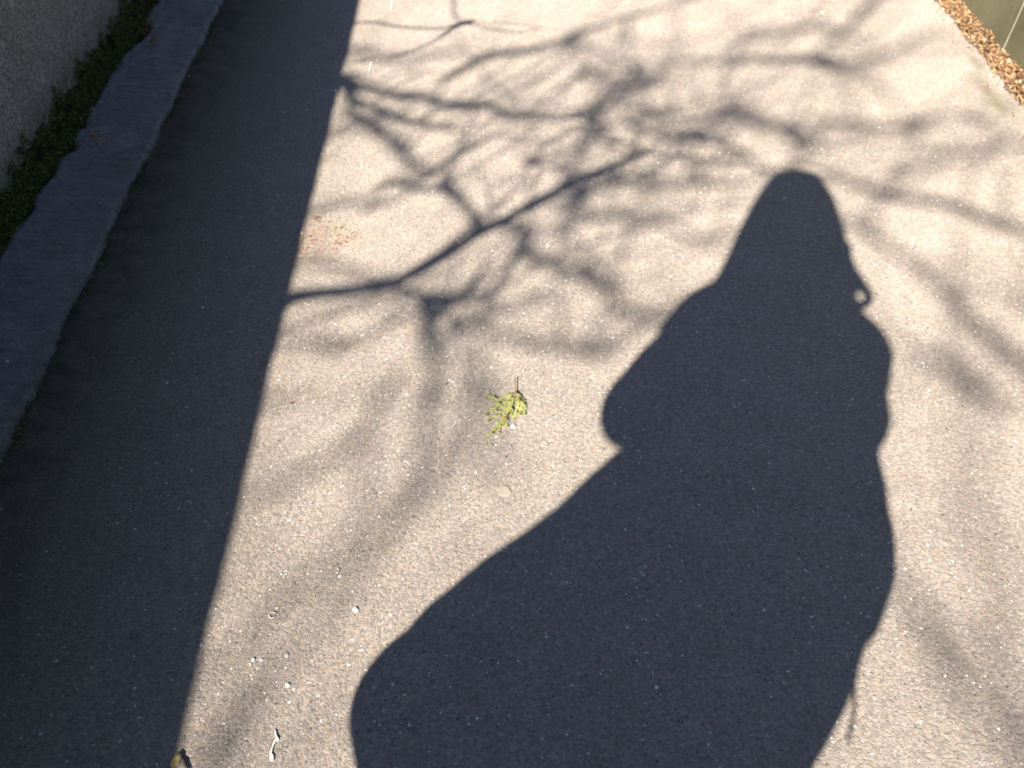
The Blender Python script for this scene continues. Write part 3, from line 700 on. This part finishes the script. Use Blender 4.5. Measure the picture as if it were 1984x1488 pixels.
def tree():
    base = Vector((-3.07, -3.9, -.03)); root = empty('bare_tree', base)
    tag(root, 'leafless tree behind the left wall whose branches shade the path', 'tree')
    tr = MB(); T = [base + Vector((0.03 * math.sin(i * .9), .04 * math.sin(i * .6), .55 * i)) for i in range(9)]
    tr.tube(T, [.17, .125, .11, .10, .095, .09, .085, .075, .06], 14); tr.build('trunk', M_BARK, root)
    m = MB(); nodes = []     # (point, radius)
    def add(P, rad, reg=True):
        m.tube(P, rad, 7)
        if reg: nodes.extend(zip(P, rad))
    def sp(x, y, d): return Vector((x, y, 0)) - RAY * d
    top = T[-1]
    # limbs whose shade stays inside the wall's own shade
    for L, r0, r1 in (([T[6], sp(-.98, .9, 5.2), sp(-.78, 1.3, 4.4), up_ray(470, 612, 3.5)], .045, .018),
                      ([top, sp(-.85, 1.7, 6.8), sp(-.80, 2.6, 5.8), up_ray(610, 135, 4.6)], .045, .018),
                      ([top, sp(-.85, 1.5, 7.6), sp(-.9, 2.6, 7.6), sp(-.8, 3.9, 7.6), sp(-.55, 5.2, 8)], .04, .014),
                      ([T[5], sp(-.95, .4, 6.4), sp(-.8, .7, 7), sp(-.65, 1.0, 7.4)], .035, .014)):
        S = smooth_line(L, 8); add(S, [r0 + (r1 - r0) * i / (len(S) - 1) for i in range(len(S))])
    # a limb whose shade lies in front of the frame and under the person's own
    L = [T[4], sp(-.8, -.3, 5.2), sp(-.1, .2, 6.2), sp(.25, .75, 6.4), up_ray(1400, 1250, 6.3), up_ray(1560, 1000, 6.3)]
    S = smooth_line(L, 8); add(S, [.04 - .02 * i / (len(S) - 1) for i in range(len(S))])
    for pts, w0, w1, d0, d1 in BR:
        d0, d1 = [q if q < 3.2 else q + .3 if q < 4 else 4.3 + (q - 4) * 1.3 for q in (d0, d1)]
        n = len(pts); P = []; rad = []
        if sum(q[0] for q in pts) / n > 1100 and d0 > 4: d0 += 1.3; d1 += 1.3
        P0 = [up_ray(x, y, d0 + (d1 - d0) * i / (n - 1)) for i, (x, y) in enumerate(pts)]
        W0 = [(w0 + (w1 - w0) * i / (n - 1)) * 1.14 / px_per_m(pts[i][1]) * .5 for i in range(n)]
        P = smooth_line(P0, 4); rad = [W0[min(i // 4, n - 1)] * (1 - (i % 4) / 4) + W0[min(i // 4 + 1, n - 1)] * ((i % 4) / 4) for i in range(len(P))]
        for i, q in enumerate(P):
            q += Vector((noise.noise(q * 6), noise.noise(q * 6 + Vector((9, 0, 0))), noise.noise(q * 6 + Vector((0, 9, 0))))) * .012
            rad[i] *= (1 + .35 * noise.noise(q * 11)) * .96
        # join to what is already there through a thinner twig
        best = None
        for e, pe in ((0, P[0]), (1, P[-1])):
            for q, r in nodes:
                dd = (q - pe).length
                if best is None or dd < best[0]: best = (dd, e, q, r)
        dd, e, q, r = best; pe = P[0] if e == 0 else P[-1]; re = rad[0] if e == 0 else rad[-1]
        if dd > .01:
            k = max(3, int(dd / .08)); rr = min(re * .5, .006)
            bow = Vector((noise.noise(pe * 3), noise.noise(q * 3), .3)) * .12 * dd
            add([q.lerp(pe, i / k) + bow * math.sin(math.pi * i / k) for i in range(k + 1)], [rr + (re - rr) * max(0, (i / k - .8) / .2) if k > 4 else rr for i in range(k + 1)], False)
        m_ = len(P)
        for i in range(m_):
            t = i / (m_ - 1); far = t if (w1 < w0 or (w1 == w0 and e == 0)) else 1 - t
            if far > .6: rad[i] *= 1 - .55 * ((far - .6) / .4) ** 1.3
        add(P, rad)
    # side twigs
    rnd = random.Random(3); base_nodes = list(nodes)
    for _ in range(210):
        q, r = rnd.choice(base_nodes)
        if q.z < 1.9 or r > .03: continue
        d = Vector((rnd.gauss(.5, .8), rnd.gauss(.6, .8), rnd.gauss(.35, .5))).normalized(); L = rnd.uniform(.2, 1.0); k = 6
        bend = Vector((rnd.gauss(0, .3), rnd.gauss(0, .3), rnd.gauss(0, .3))) * L
        P = [q + d * (L * i / k) + bend * (i / k) ** 2 for i in range(k + 1)]; r0 = min(r * .55, .0050)
        add(P, [r0 * (1 - .75 * i / k) for i in range(k + 1)], False)
        if rnd.random() < .6:
            s = P[3]; d2 = (d + Vector((rnd.gauss(0, .7), rnd.gauss(0, .7), rnd.gauss(0, .7)))).normalized()
            add([s + d2 * (L * .5 * i / 4) for i in range(5)], [r0 * .6 * (1 - .2 * i) for i in range(5)], False)
    m.build('branches', M_BARK, root)
tree()

# ---------------------------------------------------------------- house beyond the left wall, unseen, added to shade off part of the sky
def sky_blocker():
    x1, x0, y0, y1, H = -5.2, -13.0, -8.5, 6.5, 6.2; root = empty('sky_blocking_house', (x1, -1, 0)); tag(root, 'unseen dark brick building added beyond the left garden wall to block sky', 'sky_blocker')
    br = N('brick'); bt = br.n('ShaderNodeTexBrick'); bt.inputs['Scale'].default_value = 4.2; cb = br.n('ShaderNodeCombineXYZ'); q_ = br.sep(); br.L(q_[1], cb.inputs[0]); br.L(q_[2], cb.inputs[1]); br.L(cb.outputs[0], bt.inputs['Vector'])
    bt.inputs['Color1'].default_value = (.13, .06, .045, 1); bt.inputs['Color2'].default_value = (.17, .08, .055, 1); bt.inputs['Mortar'].default_value = (.16, .15, .13, 1)
    br.L(bt.outputs[0], br.b.inputs['Base Color']); br.rough(.9, .2)
    ax = (Vector((1, 0, 0)), Vector((0, 1, 0)), Vector((0, 0, 1)))
    m = MB(); m.box(((x0 + x1) / 2, (y0 + y1) / 2, H / 2 - .03), ax, (x1 - x0) / 2, (y1 - y0) / 2, H / 2); m.build('wall', br.m, root, smooth=False)
    rf = MB(); xm = (x0 + x1) / 2; b = [(x0 - .3, y0 - .2, H - .02), (xm, y0 - .2, H + 2.6), (x1 + .3, y0 - .2, H - .02)]
    rf.v = [Vector(p) for p in b] + [Vector((p[0], y1 + .2, p[2])) for p in b]; rf.f = [(0, 1, 2), (3, 5, 4), (0, 3, 4, 1), (1, 4, 5, 2), (0, 2, 5, 3)]
    rf.build('roof', mat_plain('roof_slate', (.05, .05, .055), .7, .3, .3, 8, .5), root, smooth=False)
    mf = mat_plain('white_paint', (.7, .7, .68), .5, .4, .05); mg = mat_plain('window_glass', (.03, .04, .05), .08, .6, .05)
    for z in (1.6, 4.4):
        for y in (-6.5, -3.5, -.5, 2.5, 5.0):
            f = MB()
            for dy, dz, hy, hz in ((-.5, 0, .04, .65), (.5, 0, .04, .65), (0, .61, .46, .04), (0, -.61, .46, .04), (0, 0, .46, .025)): f.box((x1 + .03, y + dy, z + dz), ax, .05, hy, hz)
            fr_ = f.build('window', mf, root, smooth=False); g = MB(); g.box((x1 + .01, y, z), ax, .02, .455, .57); p = g.build('pane', mg, None, smooth=False); p.parent = fr_; p.location = -root.location
sky_blocker()

# ---------------------------------------------------------------- the photographer, behind and round the camera
def PP(l, h, d): return LT * l + DR * d + Vector((0, 0, h))
def oval(l0, l1, h, dc, dd, n=28, sq=.9):
    c = (l0 + l1) / 2; a = (l1 - l0) / 2; out = []
    for k in range(n):
        q = 2 * math.pi * k / n; cs, sn = math.cos(q), math.sin(q)
        out.append(PP(c + a * math.copysign(abs(cs) ** sq, cs), h, dc + dd * math.copysign(abs(sn) ** sq, sn)))
    return out
def remesh(o, size, it=3):
    md = o.modifiers.new('union', 'REMESH'); md.mode = 'VOXEL'; md.voxel_size = size; md.use_smooth_shade = True
    s = o.modifiers.new('soft', 'SMOOTH'); s.factor = .5; s.iterations = it
D0 = -.21
M_SKIN = mat_plain('skin', (.52, .32, .23), .5, .4, .06, 40, .1)
M_COAT = mat_plain('dark_blue_cloth', (.035, .045, .075), .85, .2, .15, 200, .4)
M_TROU = mat_plain('grey_cloth', (.07, .07, .08), .85, .2, .15, 200, .4)
M_SHOE = mat_plain('shoe_leather', (.04, .03, .025), .5, .4, .15, 60, .2)
M_BAG = mat_plain('bag_canvas', (.12, .09, .05), .85, .2, .2, 150, .4)
M_CAMB = mat_plain('silver_plastic', (.35, .35, .36), .35, .5, .03, 60, .02)
M_BLK = mat_plain('black_plastic', (.015, .015, .016), .4, .5, .1, 60, .05)
M_HAIR = mat_plain('brown_hair', (.06, .035, .02), .6, .4, .3, 120, .5)

VD = Vector((math.sin(-YAW) * math.cos(PITCH), math.cos(YAW) * math.cos(PITCH), -math.sin(PITCH)))  # where the lens looks
VR = VD.cross(Vector((0, 0, 1))).normalized(); VU = VR.cross(VD)
CAMC = Vector((0, 0, CH)) - VD * .047                       # middle of the compact camera body
def person():
    root = empty('person', PP(-.13, 0, D0)); tag(root, 'person in a hooded dark coat holding a compact camera in both hands', 'person')
    b = MB()
    # torso, neck, head
    b.rings([oval(-.24, .14, .88, D0, .11), oval(-.25, .15, .98, D0, .12), oval(-.22, .12, 1.12, D0, .10), oval(-.24, .14, 1.28, D0, .115), oval(-.27, .16, 1.40, D0, .11), oval(-.20, .08, 1.455, D0, .085), oval(-.13, -.01, 1.49, D0 + .01, .06)])
    b.tube([PP(-.07, 1.44, D0), PP(-.075, 1.62, D0 + .03)], [.062, .056], 16)
    hc = PP(-.08, 1.72, D0 + .035)
    b.ball(hc, .078, .095, .115, 20, 14); b.ball(hc + PP(0, -.065, .03), .055, .065, .06, 16, 10)
    b.tube([hc + PP(0, .012, .085), hc + PP(0, -.012, .112), hc + PP(0, -.032, .100)], [.009, .014, .011], 8)       # nose
    b.tube([hc + PP(-.024, -.062, .084), hc + PP(0, -.060, .094), hc + PP(.024, -.062, .084)], [.004, .007, .004], 8)  # lips
    for s in (-1, 1):
        b.ball(hc + PP(s * .078, -.01, -.005), .010, .02, .032, 10, 6)                                              # ears
        b.tube([hc + PP(s * .05, .024, .072), hc + PP(s * .015, .026, .088)], [.007, .007], 6)                      # brow
    # legs
    for s, x in ((-1, -.21), (1, .05)):
        b.tube([PP(x * .75 - .02, .95, D0), PP(x, .70, D0), PP(x, .50, D0 + .01), PP(x, .30, D0 - .01), PP(x, .09, D0)], [.095, .083, .058, .052, .036], 14)
    # arms with elbows out and hands on the camera
    hands = []
    for s, sh, el in ((-1, PP(-.245, 1.37, D0), PP(-.286, 1.18, D0)), (1, PP(.140, 1.38, D0), PP(.166, 1.27, D0))):
        wr = PP(.055, 1.415, -.105) if s > 0 else CAMC + VR * (s * .085) - VU * .045 - VD * .035
        b.tube([sh, sh.lerp(el, .5), el, el.lerp(wr, .45), wr], [.055, .048, .042, .038, .026], 14)
        palm = CAMC + VR * (s * .064) - VU * .012 - VD * .018
        b.tube([wr, wr.lerp(palm, .5), palm], [.025, .030, .024], 10)
        for i, ln in enumerate((.030, .034, .032, .026)):          # fingers wrap round the front edge of the body
            r0 = CAMC + VR * (s * .068) + VU * (.026 - .017 * i) - VD * .012
            r1 = CAMC + VR * (s * .068) + VU * (.028 - .017 * i) + VD * .012
            r2 = r1 + VR * (-s * ln * .6) + VD * .004; b.tube([r0 + VR * s * .004, r1 + VR * s * .002, r2], [.009, .0085, .0065], 8)
        t0 = palm - VD * .006; b.tube([t0, t0 - VD * .012 - VR * s * .014 + VU * .004, t0 - VD * .010 - VR * s * .036 + VU * .012], [.011, .010, .0075], 8)
    o = b.build('body', M_SKIN, root, solid=True); remesh(o, .0055, 2)
    # eyes
    for s in (-1, 1):
        e = MB(); e.ball(hc + PP(s * .030, .004, .082), .012, .010, .009, 12, 8); e.build('eye', M_WHITE, root)
    h = MB(); h.ball(hc + PP(0, .022, -.022), .088, .092, .108, 20, 14); h.build('hair', M_HAIR, root)
    # coat: outline follows the shade it throws, flared to one side by the wind and the bag
    c = MB()
    sec = [(.48, -.44, .11, .16), (.56, -.46, .125, .16), (.64, -.51, .15, .165), (.70, -.520, .177, .165), (.735, -.506, .192, .165), (.765, -.486, .207, .16), (.82, -.452, .230, .155), (.88, -.402, .240, .15), (.905, -.385, .247, .15), (.93, -.366, .264, .15), (1.0, -.330, .279, .15), (1.055, -.297, .270, .145), (1.085, -.272, .256, .145), (1.13, -.27, .246, .14), (1.18, -.28, .224, .14),
           (1.28, -.30, .21, .145), (1.36, -.305, .222, .14), (1.42, -.290, .222, .125), (1.46, -.270, .202, .10), (1.492, -.240, .160, .085), (1.515, -.21, .05, .08), (1.54, -.19, .03, .08)]
    c.rings([oval(l0, l1, h_, D0, dd) for h_, l0, l1, dd in sec])
    for s, sh, el in ((-1, PP(-.245, 1.37, D0), PP(-.286, 1.18, D0)), (1, PP(.140, 1.40, D0), PP(.166, 1.27, D0))):
        wr = PP(.065, 1.395, -.125) if s > 0 else CAMC + VR * (s * .088) - VU * .055 - VD * .045
        k_ = .075 if s < 0 else .070
        c.ball(el, k_, k_, k_ * 1.05, 16, 10)
        c.tube([sh + PP(-s * .03, .0, 0), sh.lerp(el, .5), el], [.062, .064, k_ * .97], 16); c.tube([el, el.lerp(wr, .5), wr], [k_ * .85, .052, .036], 16)
    o = c.build('coat', M_COAT, root, solid=True); remesh(o, .008, 4)
    # hood, a little pointed, worn up
    hd = MB(); rr = []
    for h_, l0, l1, dd, dc in ((1.46, -.235, .04, .09, .02), (1.50, -.228, .06, .10, .02), (1.55, -.218, .100, .115, .02), (1.62, -.213, .102, .12, .02), (1.66, -.211, .086, .12, .02), (1.70, -.208, .070, .12, .02), (1.77, -.199, .042, .11, .02), (1.83, -.188, .016, .085, .02), (1.872, -.170, -.012, .055, .02), (1.894, -.158, -.028, .04, .02), (1.906, -.142, -.046, .025, .02), (1.912, -.118, -.070, .012, .02)):
        rr.append(oval(l0, l1, h_, D0 - .02 + dc, dd, 28, 1.0))
    hd.rings(rr); o = hd.build('hood', M_COAT, root, solid=True)
    bo = MB(); bo.ball(hc + PP(0, -.02, .125), .062, .085, .10, 16, 12); cut = bo.build('cutter_tmp', None)
    bpy.context.view_layer.update()
    md = o.modifiers.new('face_opening', 'BOOLEAN'); md.operation = 'DIFFERENCE'; md.object = cut; md.solver = 'EXACT'
    dg = bpy.context.evaluated_depsgraph_get(); me2 = bpy.data.meshes.new_from_object(o.evaluated_get(dg)); o.modifiers.clear(); o.data = me2; bpy.data.objects.remove(cut)
    cd = MB(); cd.tube([PP(.235, .90, D0), PP(.230, .83, D0), PP(.236, .79, D0), PP(.234, .772, D0), PP(.232, .757, D0)], [.003, .0034, .0034, .0034, .0034], 6); cd.build('drawstring', M_BLK, root)
    tz = MB()
    for x in (-.21, .05): tz.tube([PP(x * .75 - .02, .93, D0), PP(x, .70, D0), PP(x, .48, D0 + .01), PP(x, .28, D0 - .01), PP(x, .07, D0)], [.105, .097, .075, .070, .068], 16)
    tz.build('trousers', M_TROU, root)
    for x in (-.21, .05):
        s = MB(); s.rings([[PP(x + .048 * math.cos(q) * (1 if z_ < .05 else .85), z_, D0 + .05 + (.14 if math.sin(q) > 0 else .10) * math.sin(q) * (1 if z_ < .04 else .9 if z_ < .07 else .55) - (.03 if z_ > .08 else 0)) for q in [2 * math.pi * k / 20 for k in range(20)]] for z_ in (.002, .03, .055, .085, .11)])
        s.build('shoe', M_SHOE, root)
person()
def camera_prop():
    root = empty('compact_camera', CAMC); tag(root, 'silver compact camera held in both hands of the hooded person', 'camera')
    m = MB(); ax = (VR, VU, VD); m.box(CAMC, ax, .050, .030, .013); o = m.build('camera_body', M_CAMB, root, smooth=False)
    bv = o.modifiers.new('round', 'BEVEL'); bv.width = .006; bv.segments = 4
    l = MB(); l.tube([CAMC + VD * .012, CAMC + VD * .030], [.021, .018], 24); l.build('lens_barrel', M_BLK, root)
    s = MB(); s.box(CAMC - VD * .0145, ax, .030, .022, .002); s.build('screen', M_BLK, root, smooth=False)
    k = MB(); k.tube([CAMC + VR * .03 + VU * .029, CAMC + VR * .03 + VU * .034], [.008, .008], 14); k.build('shutter_button', M_CAMB, root)
    # wrist strap standing out in a small loop, thick tubes added to fill the hand's shadow
    t = MB(); c = PP(.124, 1.457, -.06); P = [c + PP(.0205 * math.cos(a), .0235 * math.sin(a), .0) for a in [-.9 * math.pi + i * 1.8 * math.pi / 22 for i in range(23)]]
    t.tube([CAMC + VR * .05] + P, [.003] + [.0125] * 23, 7); t.tube([PP(.045, 1.545, -.06), PP(.082, 1.530, -.06), PP(.108, 1.508, -.06), PP(.134, 1.482, -.06)], [.014, .017, .014, .009], 10); t.tube([PP(.080, 1.425, -.06), PP(.087, 1.445, -.06), PP(.090, 1.475, -.06), PP(.096, 1.505, -.06)], [.016, .020, .020, .015], 10); t.build('strap_and_shadow_fill', M_BLK, root)
camera_prop()
def bag():
    root = empty('shoulder_bag', PP(-.42, .5, D0)); tag(root, 'round brown canvas bag hanging at the hip of the hooded person', 'bag')
    m = MB(); m.rings([oval(-.455 + a, -.505 - a * 0 + .02, h, D0, dd) if False else oval(l0, l1, h, D0, dd, 24, .8) for h, l0, l1, dd, a in
        ((.40, -.44, -.36, .04, 0), (.44, -.455, -.34, .05, 0), (.53, -.460, -.33, .055, 0), (.565, -.490, -.32, .055, 0), (.60, -.538, -.32, .055, 0), (.64, -.553, -.32, .055, 0), (.685, -.536, -.33, .05, 0), (.715, -.514, -.33, .05, 0), (.74, -.46, -.35, .05, 0))])
    o = m.build('pouch', M_BAG, root); s = o.modifiers.new('s', 'SUBSURF'); s.levels = 1; s.render_levels = 2
    t = MB(); t.tube([PP(-.40, .79, D0 - .03), PP(-.24, 1.0, D0 - .165), PP(-.12, 1.25, D0 - .165), PP(-.02, 1.42, D0 - .11), PP(.0, 1.46, D0), PP(-.05, 1.33, D0 + .13), PP(-.22, .96, D0 + .165), PP(-.40, .79, D0 + .03)], [.011] * 8, 8); t.build('strap', M_BAG, root)
bag()
